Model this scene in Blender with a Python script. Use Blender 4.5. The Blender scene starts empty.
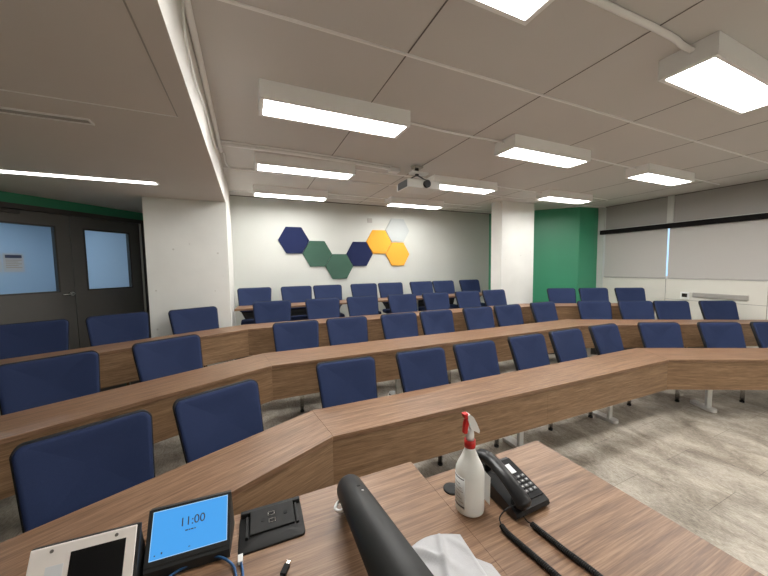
import bpy, bmesh, math, random
from mathutils import Vector, Matrix
random.seed(4)
sc = bpy.context.scene
C = sc.collection
PI = math.pi
EYE = 1.90

# ------------------------------------------------------------------ materials
def new_mat(name):
    m = bpy.data.materials.new(name); m.use_nodes = True
    nt = m.node_tree; b = nt.nodes['Principled BSDF']
    return m, nt, b

def plain(name, col, rough=.6, metal=0.0, noise=0.0, nscale=8, bump=0.0, bscale=200, spec=.5, coat=0):
    m, nt, b = new_mat(name)
    b.inputs['Base Color'].default_value = (*col, 1)
    b.inputs['Roughness'].default_value = rough
    b.inputs['Metallic'].default_value = metal
    b.inputs['Specular IOR Level'].default_value = spec
    if coat: b.inputs['Coat Weight'].default_value = coat
    tc = nt.nodes.new('ShaderNodeTexCoord')
    if noise:
        n = nt.nodes.new('ShaderNodeTexNoise'); n.inputs['Scale'].default_value = nscale; n.inputs['Detail'].default_value = 5
        nt.links.new(tc.outputs['Object'], n.inputs['Vector'])
        r = nt.nodes.new('ShaderNodeMix'); r.data_type = 'RGBA'
        r.inputs[6].default_value = (*[c * (1 - noise) for c in col], 1)
        r.inputs[7].default_value = (*[min(1, c * (1 + noise)) for c in col], 1)
        nt.links.new(n.outputs['Fac'], r.inputs[0]); nt.links.new(r.outputs[2], b.inputs['Base Color'])
    if bump:
        n2 = nt.nodes.new('ShaderNodeTexNoise'); n2.inputs['Scale'].default_value = bscale; n2.inputs['Detail'].default_value = 3
        nt.links.new(tc.outputs['Object'], n2.inputs['Vector'])
        bp = nt.nodes.new('ShaderNodeBump'); bp.inputs['Strength'].default_value = bump; bp.inputs['Distance'].default_value = .002
        nt.links.new(n2.outputs['Fac'], bp.inputs['Height']); nt.links.new(bp.outputs['Normal'], b.inputs['Normal'])
    return m

def emit(name, col, s):
    m, nt, b = new_mat(name)
    b.inputs['Base Color'].default_value = (.8, .8, .8, 1)
    b.inputs['Emission Color'].default_value = (*col, 1)
    b.inputs['Emission Strength'].default_value = s
    return m

def ramp(nt, stops):
    r = nt.nodes.new('ShaderNodeValToRGB')
    el = r.color_ramp.elements
    while len(el) < len(stops): el.new(.5)
    for e, (p, c) in zip(el, stops): e.position = p; e.color = (*c, 1)
    return r

def wood(name, deg, dark, mid, light, vertical=False, rough=.42):
    """laminate whose grain runs along the direction deg in plan"""
    m, nt, b = new_mat(name)
    g = nt.nodes.new('ShaderNodeNewGeometry')
    mp = nt.nodes.new('ShaderNodeMapping'); mp.vector_type = 'TEXTURE'
    mp.inputs['Rotation'].default_value = (0, 0, math.radians(deg))
    nt.links.new(g.outputs['Position'], mp.inputs['Vector'])
    def stretched(sx, sy, sz, scale, detail, dist=0):
        v = nt.nodes.new('ShaderNodeVectorMath'); v.operation = 'MULTIPLY'
        v.inputs[1].default_value = (sx, sy, sz)
        nt.links.new(mp.outputs['Vector'], v.inputs[0])
        n = nt.nodes.new('ShaderNodeTexNoise'); n.inputs['Scale'].default_value = scale
        n.inputs['Detail'].default_value = detail; n.inputs['Roughness'].default_value = .6
        n.inputs['Distortion'].default_value = dist
        nt.links.new(v.outputs[0], n.inputs['Vector'])
        return n
    a = stretched(.9, 19, 19, 2.6, 8, .5)
    f = stretched(2.4, 80, 80, 3.2, 6, .3)
    mx = nt.nodes.new('ShaderNodeMix'); mx.data_type = 'FLOAT'; mx.inputs[0].default_value = .5
    nt.links.new(a.outputs['Fac'], mx.inputs[2]); nt.links.new(f.outputs['Fac'], mx.inputs[3])
    r = ramp(nt, [(.34, dark), (.5, mid), (.64, light)])
    nt.links.new(mx.outputs[0], r.inputs[0]); nt.links.new(r.outputs[0], b.inputs['Base Color'])
    b.inputs['Roughness'].default_value = rough
    bp = nt.nodes.new('ShaderNodeBump'); bp.inputs['Strength'].default_value = .08; bp.inputs['Distance'].default_value = .001
    nt.links.new(f.outputs['Fac'], bp.inputs['Height']); nt.links.new(bp.outputs['Normal'], b.inputs['Normal'])
    return m

WD, WM, WL = (.092, .045, .021), (.208, .114, .062), (.320, .196, .117)
W = {0: wood('walnut laminate', 0, WD, WM, WL), 25: wood('walnut laminate left wing', 25, WD, WM, WL), -28: wood('walnut laminate right wing', -28, WD, WM, WL)}

def floor_mat():
    m, nt, b = new_mat('streaked stone vinyl')
    g = nt.nodes.new('ShaderNodeNewGeometry')
    def st(v3, scale, det, dist):
        v = nt.nodes.new('ShaderNodeVectorMath'); v.operation = 'MULTIPLY'; v.inputs[1].default_value = v3
        nt.links.new(g.outputs['Position'], v.inputs[0])
        n = nt.nodes.new('ShaderNodeTexNoise'); n.inputs['Scale'].default_value = scale; n.inputs['Detail'].default_value = det
        n.inputs['Roughness'].default_value = .65; n.inputs['Distortion'].default_value = dist
        nt.links.new(v.outputs[0], n.inputs['Vector']); return n
    a = st((1.7, 1.0, 1), 2.2, 12, .5); f = st((5, 2.0, 1), 16, 10, .9)
    mx = nt.nodes.new('ShaderNodeMix'); mx.data_type = 'FLOAT'; mx.inputs[0].default_value = .42
    nt.links.new(a.outputs['Fac'], mx.inputs[2]); nt.links.new(f.outputs['Fac'], mx.inputs[3])
    r = ramp(nt, [(.36, (.140, .116, .090)), (.46, (.270, .234, .190)), (.54, (.400, .356, .298)), (.66, (.580, .532, .462))])
    nt.links.new(mx.outputs[0], r.inputs[0])
    br = nt.nodes.new('ShaderNodeTexBrick')
    mp = nt.nodes.new('ShaderNodeMapping'); mp.inputs['Location'].default_value = (.12, .07, 0)
    mp.inputs['Rotation'].default_value = (0, 0, PI/2)
    nt.links.new(g.outputs['Position'], mp.inputs['Vector']); nt.links.new(mp.outputs['Vector'], br.inputs['Vector'])
    br.inputs['Scale'].default_value = 1; br.inputs['Brick Width'].default_value = .92; br.inputs['Row Height'].default_value = .46
    br.inputs['Mortar Size'].default_value = .0022; br.inputs['Mortar Smooth'].default_value = .3; br.inputs['Bias'].default_value = 0
    br.inputs['Color1'].default_value = (.92, .92, .92, 1); br.inputs['Color2'].default_value = (1.06, 1.05, 1.03, 1); br.inputs['Mortar'].default_value = (.45, .44, .42, 1)
    mu = nt.nodes.new('ShaderNodeMix'); mu.data_type = 'RGBA'; mu.blend_type = 'MULTIPLY'; mu.inputs[0].default_value = 1
    nt.links.new(r.outputs[0], mu.inputs[6]); nt.links.new(br.outputs['Color'], mu.inputs[7])
    nt.links.new(mu.outputs[2], b.inputs['Base Color']); b.inputs['Roughness'].default_value = .5
    return m

def blocks_mat(name, col):
    """painted concrete with faint formwork marks"""
    m, nt, b = new_mat(name)
    g = nt.nodes.new('ShaderNodeNewGeometry')
    n = nt.nodes.new('ShaderNodeTexNoise'); n.inputs['Scale'].default_value = 2.5; n.inputs['Detail'].default_value = 7
    nt.links.new(g.outputs['Position'], n.inputs['Vector'])
    r = ramp(nt, [(.3, tuple(c*.93 for c in col)), (.7, col)])
    nt.links.new(n.outputs['Fac'], r.inputs[0])
    vo = nt.nodes.new('ShaderNodeTexVoronoi'); vo.inputs['Scale'].default_value = 5
    nt.links.new(g.outputs['Position'], vo.inputs['Vector'])
    pit = ramp(nt, [(.0, (.55, .53, .5)), (.05, (.62, .6, .57)), (.07, (1, 1, 1))])
    nt.links.new(vo.outputs['Distance'], pit.inputs[0])
    mu = nt.nodes.new('ShaderNodeMix'); mu.data_type = 'RGBA'; mu.blend_type = 'MULTIPLY'; mu.inputs[0].default_value = .6
    nt.links.new(r.outputs[0], mu.inputs[6]); nt.links.new(pit.outputs[0], mu.inputs[7])
    nt.links.new(mu.outputs[2], b.inputs['Base Color']); b.inputs['Roughness'].default_value = .65
    bp = nt.nodes.new('ShaderNodeBump'); bp.inputs['Strength'].default_value = .25; bp.inputs['Distance'].default_value = .004
    n2 = nt.nodes.new('ShaderNodeTexNoise'); n2.inputs['Scale'].default_value = 9; n2.inputs['Detail'].default_value = 8
    nt.links.new(g.outputs['Position'], n2.inputs['Vector'])
    nt.links.new(n2.outputs['Fac'], bp.inputs['Height']); nt.links.new(bp.outputs['Normal'], b.inputs['Normal'])
    return m

def glass_mat():
    m, nt, b = new_mat('window glass')
    b.inputs['Base Color'].default_value = (.93, .97, 1, 1); b.inputs['Roughness'].default_value = .02
    b.inputs['Transmission Weight'].default_value = 1; b.inputs['IOR'].default_value = 1.01
    return m

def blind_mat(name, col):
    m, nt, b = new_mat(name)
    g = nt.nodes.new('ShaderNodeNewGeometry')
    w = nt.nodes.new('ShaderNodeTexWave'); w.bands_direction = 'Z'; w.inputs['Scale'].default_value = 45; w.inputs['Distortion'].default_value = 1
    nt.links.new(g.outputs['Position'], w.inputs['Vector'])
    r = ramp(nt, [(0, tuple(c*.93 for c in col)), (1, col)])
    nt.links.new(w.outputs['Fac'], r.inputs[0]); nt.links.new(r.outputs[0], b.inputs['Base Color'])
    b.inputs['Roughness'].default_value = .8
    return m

W2 = {k: wood('laminate panel yellower tone %d' % i, k, (.118, .063, .027), (.236, .138, .072), (.345, .220, .129)) for i, k in enumerate((0, 25, -28))}  # modesty panels coloured slightly yellower than the tabletops
M = dict(
    wall=plain('warm white wall paint', (.585, .595, .56), .55, noise=.03, nscale=3, bump=.1, bscale=60),
    conc=blocks_mat('painted concrete', (.80, .80, .765)),
    ceil=plain('ceiling panel', (.69, .665, .64), .75, noise=.03, nscale=2, bump=.08, bscale=250),
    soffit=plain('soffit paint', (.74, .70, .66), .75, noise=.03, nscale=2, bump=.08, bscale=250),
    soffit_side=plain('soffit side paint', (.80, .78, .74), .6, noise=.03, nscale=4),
    seam=plain('dark seam', (.16, .145, .13), .8), spline=plain('white seam strip', (.95, .94, .92), .5),
    green=plain('green wall paint', (.045, .285, .155), .38, noise=.04, nscale=3),
    door=plain('charcoal door paint', (.115, .108, .098), .45, noise=.05, nscale=4),
    frame=plain('dark bronze frame', (.05, .045, .04), .45), alu=plain('brushed aluminium', (.72, .71, .69), .38, .35, noise=.06, nscale=30),
    chrome=plain('satin chrome', (.62, .61, .59), .22, 1.0), glass=glass_mat(),
    fabric=plain('navy woven fabric', (.016, .028, .080), .8, noise=.14, nscale=160, bump=.5, bscale=420, spec=.25),
    shell=plain('black plastic', (.011, .011, .012), .65, spec=.25), rubber=plain('black rubber', (.01, .01, .01), .7),
    white=plain('white enamel', (.96, .955, .94), .4), floor=floor_mat(),
    riser=plain('step riser rubber', (.09, .085, .08), .7, noise=.1, nscale=20),
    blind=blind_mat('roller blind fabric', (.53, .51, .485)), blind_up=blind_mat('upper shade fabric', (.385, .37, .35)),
    black=plain('black painted metal', (.010, .009, .009), .8, spec=.1), panelw=plain('cream wall panel', (.72, .70, .63), .5, noise=.02, nscale=3),
    grey=plain('grey grille', (.42, .40, .37), .5), darkgrey=plain('dark grey', (.05, .05, .05), .5),
    lamp=emit('lamp diffuser', (1, .985, .95), 34), slot=emit('slot light', (1, .98, .95), 9),
    navy=plain('navy felt', (.007, .014, .066), .95, noise=.12, nscale=60), forest=plain('heather green felt', (.045, .105, .075), .95, noise=.3, nscale=90),
    amber=plain('amber felt', (.83, .40, .045), .95, noise=.06, nscale=60), palefelt=plain('pale grey felt', (.47, .50, .50), .95, noise=.04, nscale=60),
    corr=plain('corridor wall paint', (.62, .70, .78), .6), paper=plain('paper', (.80, .82, .84), .7), tinted_paper=plain('paper with painted glass tint', (.60, .67, .76), .7), ink=plain('dark blue ink', (.06, .09, .19), .7),  # notice paper: blue of light through the glass is put into its colour
    plug=plain('clear plug plastic', (.70, .70, .68), .2), bluecable=plain('blue cable jacket', (.018, .085, .22), .4),
    phone=plain('glossy black plastic', (.010, .010, .011), .33, spec=.4), key=plain('grey keys', (.12, .12, .125), .4), keywhite=plain('key legend white', (.55, .55, .55), .5),
    bottle=plain('translucent white plastic', (.90, .90, .85), .35), red=plain('red plastic', (.62, .022, .018), .35), whitep=plain('white plastic', (.86, .86, .84), .35),
    label=plain('bottle label', (.72, .73, .72), .5), dusty=plain('dark text', (.07, .065, .07), .6),
    hatch=plain('matte black plastic', (.012, .012, .012), .55, spec=.3), softblack=plain('soft black coating', (.020, .021, .021), .5, spec=.4), screen=emit('blue screen', (.07, .37, .86), 1.0), screenline=emit('pale screen border', (.40, .66, .95), 1.0),
    black_screen=plain('switched off screen', (.008, .008, .009), .12), cream=plain('cream plastic', (.93, .88, .83), .45),
    cloth=plain('white cotton cloth', (.47, .47, .48), .9, noise=.06, nscale=80, bump=.4, bscale=500),
    proj=plain('projector plastic', (.70, .69, .66), .4), lens=plain('lens glass', (.003, .003, .004), .3, spec=.2),
)
for _m in ('screen', 'screenline'):
    _b = M[_m].node_tree.nodes['Principled BSDF']; _b.inputs['Base Color'].default_value = (.01, .01, .01, 1); _b.inputs['Roughness'].default_value = .3; _b.inputs['Specular IOR Level'].default_value = .2
sc_skin = M['bottle'].node_tree.nodes['Principled BSDF']; sc_skin.inputs['Subsurface Weight'].default_value = .0

# ------------------------------------------------------------------ mesh helpers
class MB:
    def __init__(s): s.bm = bmesh.new(); s.mats = []
    def mi(s, m):
        if m not in s.mats: s.mats.append(m)
        return s.mats.index(m)
    def _fin(s, verts, m, mat=None):
        if mat is not None: bmesh.ops.transform(s.bm, matrix=mat, verts=verts)
        i = s.mi(m)
        for f in {f for v in verts for f in v.link_faces}: f.material_index = i
    def box(s, lo, hi, m, mat=None, bevel=0):
        r = bmesh.ops.create_cube(s.bm, size=1)['verts']
        for v in r:
            v.co = Vector([lo[k] + (v.co[k] + .5) * (hi[k] - lo[k]) for k in range(3)])
        if bevel:
            ed = list({e for v in r for e in v.link_edges})
            g = bmesh.ops.bevel(s.bm, geom=ed, offset=bevel, segments=2, affect='EDGES', profile=.5)
            r = list({v for f in g['faces'] for v in f.verts} | {v for v in r if v.is_valid})
        s._fin(r, m, mat); return s
    def cyl(s, c, r, h, m, seg=24, mat=None, r2=None, axis='Z'):
        v = bmesh.ops.create_cone(s.bm, cap_ends=True, segments=seg, radius1=r, radius2=r if r2 is None else r2, depth=h)['verts']
        R = Matrix() if axis == 'Z' else (Matrix.Rotation(PI/2, 4, 'Y') if axis == 'X' else Matrix.Rotation(-PI/2, 4, 'X'))
        bmesh.ops.transform(s.bm, matrix=Matrix.Translation(c) @ R, verts=v)
        s._fin(v, m, mat)
        for f in {f for q in v for f in q.link_faces}: f.smooth = len(f.verts) == 4
        return s
    def prism(s, pts, z0, z1, m, mat=None, side=None):
        a = [s.bm.verts.new((p[0], p[1], z0)) for p in pts]; b = [s.bm.verts.new((p[0], p[1], z1)) for p in pts]
        n = len(pts)
        area = sum(pts[i][0]*pts[(i+1) % n][1] - pts[(i+1) % n][0]*pts[i][1] for i in range(n))
        if area < 0: a.reverse(); b.reverse()
        f1 = s.bm.faces.new(list(reversed(a))); f2 = s.bm.faces.new(b)
        sd = [s.bm.faces.new((a[i], a[(i+1) % n], b[(i+1) % n], b[i])) for i in range(n)]
        if mat is not None: bmesh.ops.transform(s.bm, matrix=mat, verts=a + b)
        for f in [f1, f2]: f.material_index = s.mi(m)
        for f in sd: f.material_index = s.mi(side or m)
        return s
    def rings(s, rings, m, close=True, cap=True, smooth=True):
        vs = [[s.bm.verts.new(p) for p in r] for r in rings]; i = s.mi(m); n = len(vs[0])
        for a, b in zip(vs[:-1], vs[1:]):
            for k in range(n if close else n - 1):
                f = s.bm.faces.new((a[k], a[(k+1) % n], b[(k+1) % n], b[k])); f.material_index = i; f.smooth = smooth
        if cap:
            for r, rev in ((vs[0], True), (vs[-1], False)):
                f = s.bm.faces.new(list(reversed(r)) if rev else r); f.material_index = i
        return s
    def lathe(s, prof, m, seg=32, c=(0, 0, 0), mat=None):
        rs = [[Vector((c[0] + max(r, 1e-4)*math.cos(2*PI*k/seg), c[1] + max(r, 1e-4)*math.sin(2*PI*k/seg), c[2] + z)) for k in range(seg)] for r, z in prof]
        if mat is not None: rs = [[mat @ p for p in r] for r in rs]
        return s.rings(rs, m)
    def tube(s, pts, r, m, seg=10, taper=None):
        pts = [Vector(p) for p in pts]; rs = []; up = None
        for i, p in enumerate(pts):
            t = (pts[min(i+1, len(pts)-1)] - pts[max(i-1, 0)]).normalized()
            if up is None:
                up = Vector((0, 0, 1)) if abs(t.z) < .9 else Vector((1, 0, 0))
            x = t.cross(up)
            if x.length < 1e-5: x = t.orthogonal()
            x.normalize(); y = x.cross(t).normalized(); up = y
            rr = r if taper is None else taper[i]
            rs.append([p + x*rr*math.cos(2*PI*k/seg) + y*rr*math.sin(2*PI*k/seg) for k in range(seg)])
        return s.rings(rs, m)
    def build(s, name, parent=None, mat=None):
        bmesh.ops.recalc_face_normals(s.bm, faces=s.bm.faces)
        me = bpy.data.meshes.new(name); s.bm.to_mesh(me); s.bm.free()
        for m in s.mats: me.materials.append(M[m] if isinstance(m, str) else m)
        o = bpy.data.objects.new(name, me); C.objects.link(o)
        if mat is not None: o.matrix_local = mat
        if parent is not None: o.parent = parent
        return o

def tag(o, label, cat, group=None, kind=None):
    o['label'] = label; o['category'] = cat
    if group: o['group'] = group
    if kind: o['kind'] = kind
    return o
def thing(name, label, cat, loc=(0, 0, 0), rz=0, group=None):
    o = bpy.data.objects.new(name, None); C.objects.link(o); o.empty_display_size = .1
    o.location = loc; o.rotation_euler = (0, 0, rz)
    return tag(o, label, cat, group)
def struct(name, mb):
    o = mb.build(name); o['kind'] = 'structure'; return o
def smooth_path(pts, n=8):
    P = [Vector(p) for p in pts]; P = [P[0]*2 - P[1]] + P + [P[-1]*2 - P[-2]]; out = []
    for i in range(1, len(P) - 2):
        a, b, c, d = P[i-1:i+3]
        for k in range(n):
            t = k/n
            out.append(.5*((2*b) + (c-a)*t + (2*a-5*b+4*c-d)*t*t + (3*b-a-3*c+d)*t**3))
    out.append(P[-2]); return out
def rounded_rect(w, h, r, n=6, cx=0, cy=0, wb=None):
    """outline in x,z: w wide at the top, wb wide at the bottom"""
    wb = wb or w; o = []
    for (sx, sz, a0) in ((1, 1, 0), (-1, 1, 90), (-1, -1, 180), (1, -1, 270)):
        ww = w if sz > 0 else wb
        for k in range(n + 1):
            a = math.radians(a0 + 90*k/n)
            o.append((cx + sx*(ww/2 - r) + r*math.cos(a), cy + sz*(h/2 - r) + r*math.sin(a)))
    return o
def cushion(mb, outline, prof, m, deform=lambda v: v):
    """outline (x,z) about its centre; prof = (scale, y) rings from back to front"""
    cx = sum(p[0] for p in outline)/len(outline); cz = sum(p[1] for p in outline)/len(outline)
    rs = [[deform(Vector((cx + (x-cx)*sc_, y, cz + (z-cz)*sc_))) for x, z in outline] for sc_, y in prof]
    mb.rings(rs, m)

# ------------------------------------------------------------------ camera
cam = bpy.data.cameras.new('camera'); co = bpy.data.objects.new('camera', cam); C.objects.link(co); sc.camera = co
cam.sensor_fit = 'HORIZONTAL'; cam.sensor_width = 36; cam.lens = 306.774/768*36; cam.clip_start = .02; cam.clip_end = 200
yaw, pitch, roll = .4159, .0694, -.0147
fwd = Vector((math.sin(yaw)*math.cos(pitch), math.cos(yaw)*math.cos(pitch), -math.sin(pitch)))
right = Vector((math.cos(yaw), -math.sin(yaw), 0)); up = right.cross(fwd)
r2 = math.cos(roll)*right + math.sin(roll)*up; u2 = -math.sin(roll)*right + math.cos(roll)*up
mw = Matrix((r2, u2, -fwd)).transposed().to_4x4(); mw.translation = Vector((0, 0, EYE)); co.matrix_world = mw

# ------------------------------------------------------------------ room
CZ = 3.27; SZ = 2.84; SX = -.25; BY = 6.45; RX = 8.04; FY = -3.3
DA = Vector((-2.58, 5.10)); DD = Vector((.6508, .7593)); DN = Vector((-DD.y, DD.x))   # door wall: origin, direction, outward normal
DF = .53
WL_X = -4.40; ws0 = (WL_X - DA.x)/DD.x; wl_y = DA.y + DD.y*ws0
TIER = [0, .19, .36, .53]
def wall_pt(s, off=0): return DA + DD*s + DN*off
LC = wall_pt(1.778)
# floors of the tiers (each a slab standing on the one before)
foot = [(WL_X, FY), (RX, FY), (RX, 4.9), (5.95, BY), (-1.42, BY), (WL_X, wl_y)]
struct('floor', MB().prism(foot, -.12, 0, 'floor'))
t2 = [(WL_X, 1.0), (-2.0, 2.08), (.20, 3.12), (4.72, 3.02), (7.2, 1.88), (RX, 1.5), (RX, 4.9), (5.95, BY), (-1.42, BY), (WL_X, wl_y)]
t3 = [(WL_X, 2.55), (-2.9, 3.10), (0, 4.32), (4.92, 4.13), (6.9, 3.08), (RX, 2.45), (RX, 4.9), (5.95, BY), (-1.42, BY), (WL_X, wl_y)]
t4 = [(-1.95, 4.92), (-.15, 5.2), (5.0, 5.12), (6.1, 5.12), (6.6, 5.75), (5.95, BY), (-1.42, BY), (-2.9, 4.73)]
struct('floor', MB().prism(t2, 0, .19, 'floor', side='riser'))
struct('floor', MB().prism(t3, .19, .36, 'floor', side='riser'))
struct('floor', MB().prism(t4, .36, .53, 'floor', side='riser'))
struct('floor', MB().prism([(-4.2, 3.2), (-2.9, 4.73), (-1.95, 4.92), (-2.2, 4.1), (-3.6, 2.9)], .36, .53, 'floor', side='riser'))
# walls
T = .15
struct('wall_back', MB().box((LC.x - .3, BY, 0), (6.3, BY + T, CZ), 'wall'))
g0 = Vector((5.95, BY)); g1 = Vector((7.40, 4.96)); g2 = Vector((7.885, 4.90))
struct('wall_right_corner', MB().prism([g0, g1, g2, (RX+.1, 4.90), (RX+.1, BY+T), (5.95, BY + T)], 0, CZ, 'green'))
struct('wall_front', MB().box((WL_X - T, FY - T, 0), (RX + T, FY, CZ), 'wall'))
struct('wall_left', MB().box((WL_X - T, FY, 0), (WL_X, wl_y + .05, CZ), 'wall'))
# right wall: cream panels below the sill, window opening above, solid beyond
WZ = 1.56; wy0, wy1 = .95, 4.74
mb = MB()
mb.box((RX, FY, 0), (RX + .2, 4.9, WZ), 'panelw')
mb.box((RX, FY, WZ), (RX + .2, wy0, CZ), 'panelw')
mb.box((RX, wy1, WZ), (RX + .2, 4.9, CZ), 'wall')
mb.box((RX - .03, 4.755, 0), (RX, 4.9, CZ), 'wall')
struct('wall_right', mb)
mb = MB()
for y in (3.50, 2.1, .7): mb.box((RX - .004, y, .36), (RX, y + .006, WZ), 'seam')
mb.box((RX - .004, FY, 1.135), (RX, 3.5, 1.14), 'seam')
struct('trim_1', mb)
# ceiling and soffit
struct('ceiling', MB().box((SX - .1, FY, CZ), (RX + .2, BY + T, CZ + .1), 'ceil'))
mb = MB().prism([(WL_X - T, FY), (SX, FY), (SX, BY), (LC.x, BY), (WL_X - T, wl_y - .1)], SZ, CZ + .1, 'soffit')
o = struct('ceiling_soffit', mb)
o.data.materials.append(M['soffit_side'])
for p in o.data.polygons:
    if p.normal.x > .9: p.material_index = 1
# seams of the ceiling panels
mb = MB()
for x in (1.0, 2.24, 3.475, 4.71, 5.95, 7.18): mb.box((x - .004, FY, CZ - .002), (x + .004, BY, CZ), 'seam')
struct('trim_2', mb)
mb = MB()
for y in (-1.07, 1.835, 4.75, 6.05): mb.box((SX, y - .008, CZ - .012), (RX, y + .008, CZ - .001), 'spline')
struct('trim_3', mb)
# dark reveal where walls meet the ceiling
mb = MB()
mb.box((SX, BY - .012, CZ - .014), (5.95, BY, CZ), 'seam'); mb.box((RX - .012, FY, CZ - .014), (RX, 4.75, CZ), 'seam')
struct('trim_4', mb)
# soffit access panel joint, air slot
mb = MB()
mb.box((-.360, -.2, SZ - .003), (-.354, 2.30, SZ), 'grey')
mb.box((-1.9, 2.295, SZ - .004), (-.355, 2.303, SZ), 'spline')
struct('trim_5', mb)
tag(MB().box((-2.4, 2.53, SZ - .010), (-.87, 2.54, SZ), 'spline').box((-2.4, 2.54, SZ - .004), (-.87, 2.60, SZ), 'grey').box((-2.4, 2.60, SZ - .010), (-.87, 2.61, SZ), 'spline').box((-.87, 2.53, SZ - .010), (-.86, 2.61, SZ), 'spline').build('air_slot'),
    'long narrow air slot in the low ceiling above the doors', 'vent')
t = thing('slot_light', 'glowing recessed strip light in the low left ceiling', 'light', (-2.4, 4.085, SZ))
MB().box((-1.7, -.060, -.008), (1.55, .060, 0), 'white').build('frame', t)
MB().box((-1.68, -.045, -.012), (1.53, .045, -.006), 'slot').build('diffuser', t)
# pillars
struct('wall_pillar_left', MB().box((-1.205, 4.91, .0), (SX, BY, SZ), 'conc'))
struct('wall_pillar_right', MB().box((5.01, 5.05, .0), (5.97, 5.36, CZ), 'conc'))

# door wall
mb = MB()
def wbox(mb, s0, s1, z0, z1, m, o0=0, o1=.12, bevel=0):
    a, b, c, d = wall_pt(s0, o0), wall_pt(s1, o0), wall_pt(s1, o1), wall_pt(s0, o1)
    mb.prism([a, b, c, d], z0, z1, m)
wbox(mb, ws0, -.36, 0, CZ, 'green'); wbox(mb, -.36, 1.60, 2.715, CZ, 'green'); wbox(mb, 1.60, 1.778, 0, CZ, 'frame')
wbox(mb, -.36, 1.60, 0, DF, 'frame')
struct('wall_entrance', mb)
def dmat(): # local frame x along wall, y outward from room, z up
    m4 = Matrix(((DD.x, DN.x, 0, DA.x), (DD.y, DN.y, 0, DA.y), (0, 0, 1, 0), (0, 0, 0, 1))); return m4
DM = dmat()
mb = MB()
mb.box((-.36, -.03, DF), (-.29, .12, 2.715), 'frame', DM); mb.box((1.515, -.03, DF), (1.60, .12, 2.715), 'frame', DM)
mb.box((-.36, -.03, 2.655), (1.60, .12, 2.715), 'frame', DM)
mb.box((1.50, -.034, DF), (1.516, -.01, 2.655), 'alu', DM)
struct('trim_6', mb)
def door_leaf(name, s0, s1, w0, w1, hs, closer):
    e = bpy.data.objects.new(name, None); C.objects.link(e); e.matrix_world = DM @ Matrix.Translation((s0, 0, DF)); e['kind'] = 'structure'
    z0, z1 = DF + .01, 2.652; b0, b1 = 1.635, 2.485
    X = lambda s: s - s0
    mb = MB()
    for lo, hi in (((s0 + .004, z0), (w0, z1)), ((w1, z0), (s1 - .004, z1)), ((w0, z0), (w1, b0)), ((w0, b1), (w1, z1))):
        mb.box((X(lo[0]), .02, lo[1] - DF), (X(hi[0]), .065, hi[1] - DF), 'door')
    mb.build('leaf', e)
    mb = MB()
    for lo, hi in (((w0 - .012, b0 - .012), (w0 + .006, b1 + .012)), ((w1 - .006, b0 - .012), (w1 + .012, b1 + .012)), ((w0, b0 - .012), (w1, b0 + .006)), ((w0, b1 - .006), (w1, b1 + .012))):
        mb.box((X(lo[0]), .012, lo[1] - DF), (X(hi[0]), .072, hi[1] - DF), 'frame')
    f = mb.build('window_frame', e)
    MB().box((X(w0), .040, b0 - DF), (X(w1), .046, b1 - DF), 'glass').build('pane', f)
    if hs is not None:
        mb = MB().cyl((X(hs), 0, 1.595 - DF), .026, .04, 'chrome', axis='Y').cyl((X(hs), -.03, 1.595 - DF), .010, .06, 'chrome', axis='Y')
        mb.tube([(X(hs), -.055, 1.595 - DF), (X(hs) - .05, -.058, 1.593 - DF), (X(hs) - .12, -.055, 1.588 - DF)], .010, 'chrome')
        mb.build('door_handle', e)
    if closer:
        MB().box((.0, -.035, 2.60 - DF), (.42, .018, 2.635 - DF), 'frame', bevel=.004).build('door_closer', e)
    return e
door_leaf('door_1', -.29, .62, -.14, .455, .57, True)
door_leaf('door_2', .62, 1.515, .774, 1.355, None, False)
# notices taped on the glass
for s0, s1, lab in ((-.022, .152, 'pale notice with a dark heading taped to the left door window, right one of two'),):
    t = tag(MB().box((s0, .031, 1.90), (s1, .0335, 2.125), 'tinted_paper', DM).build('notice'), lab, 'notice', 'notices on the door glass')
    mb = MB().box((s0 + .018, .0285, 2.068), (s1 - .018, .0305, 2.105), 'ink', DM)
    mb.build('heading', t)
    mb = MB()
    for k in range(5): mb.box((s0 + .02, .0285, 2.04 - k*.022), (s1 - .02 - .03*(k % 2), .0305, 2.046 - k*.022), 'grey', DM)
    mb.build('printed_lines', t)
t = tag(MB().box((-.125, .031, 1.90), (-.035, .0335, 2.125), 'tinted_paper', DM).build('notice'), 'narrow pale notice at the left edge of the photo on the door glass', 'notice', 'notices on the door glass')
# corridor beyond the doors
mb = MB()
mb.box((-3.6, 2.6, DF), (3.2, 2.7, 3.1), 'corr', DM); mb.box((-3.6, .12, DF), (-3.5, 2.6, 3.1), 'corr', DM); mb.box((3.2, .12, DF), (3.3, 2.6, 3.1), 'corr', DM)
mb.box((1.75, .12, DF), (1.85, 2.6, 3.1), 'corr', DM)
struct('wall_corridor', mb)
struct('floor', MB().box((-3.6, .0, DF - .1), (3.3, 2.7, DF - .001), 'floor', DM))
struct('ceiling', MB().box((-3.6, .12, 2.95), (3.3, 2.7, 3.05), 'corr', DM))
for s, y, lab in ((.55, 1.55, 'ceiling light in the corridor seen through the right door window'), (-.95, 1.55, 'ceiling light in the corridor seen through the left door window')):
    t = thing('corridor_light', lab, 'light')
    t.matrix_world = DM @ Matrix.Translation((s, y, 2.95))
    MB().box((-.3, -.15, -.05), (.3, .15, 0), 'white').build('housing', t)
    MB().box((-.27, -.12, -.056), (.27, .12, -.049), emit('corridor lamp', (.62, .80, 1), 30)).build('diffuser', t)

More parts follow.
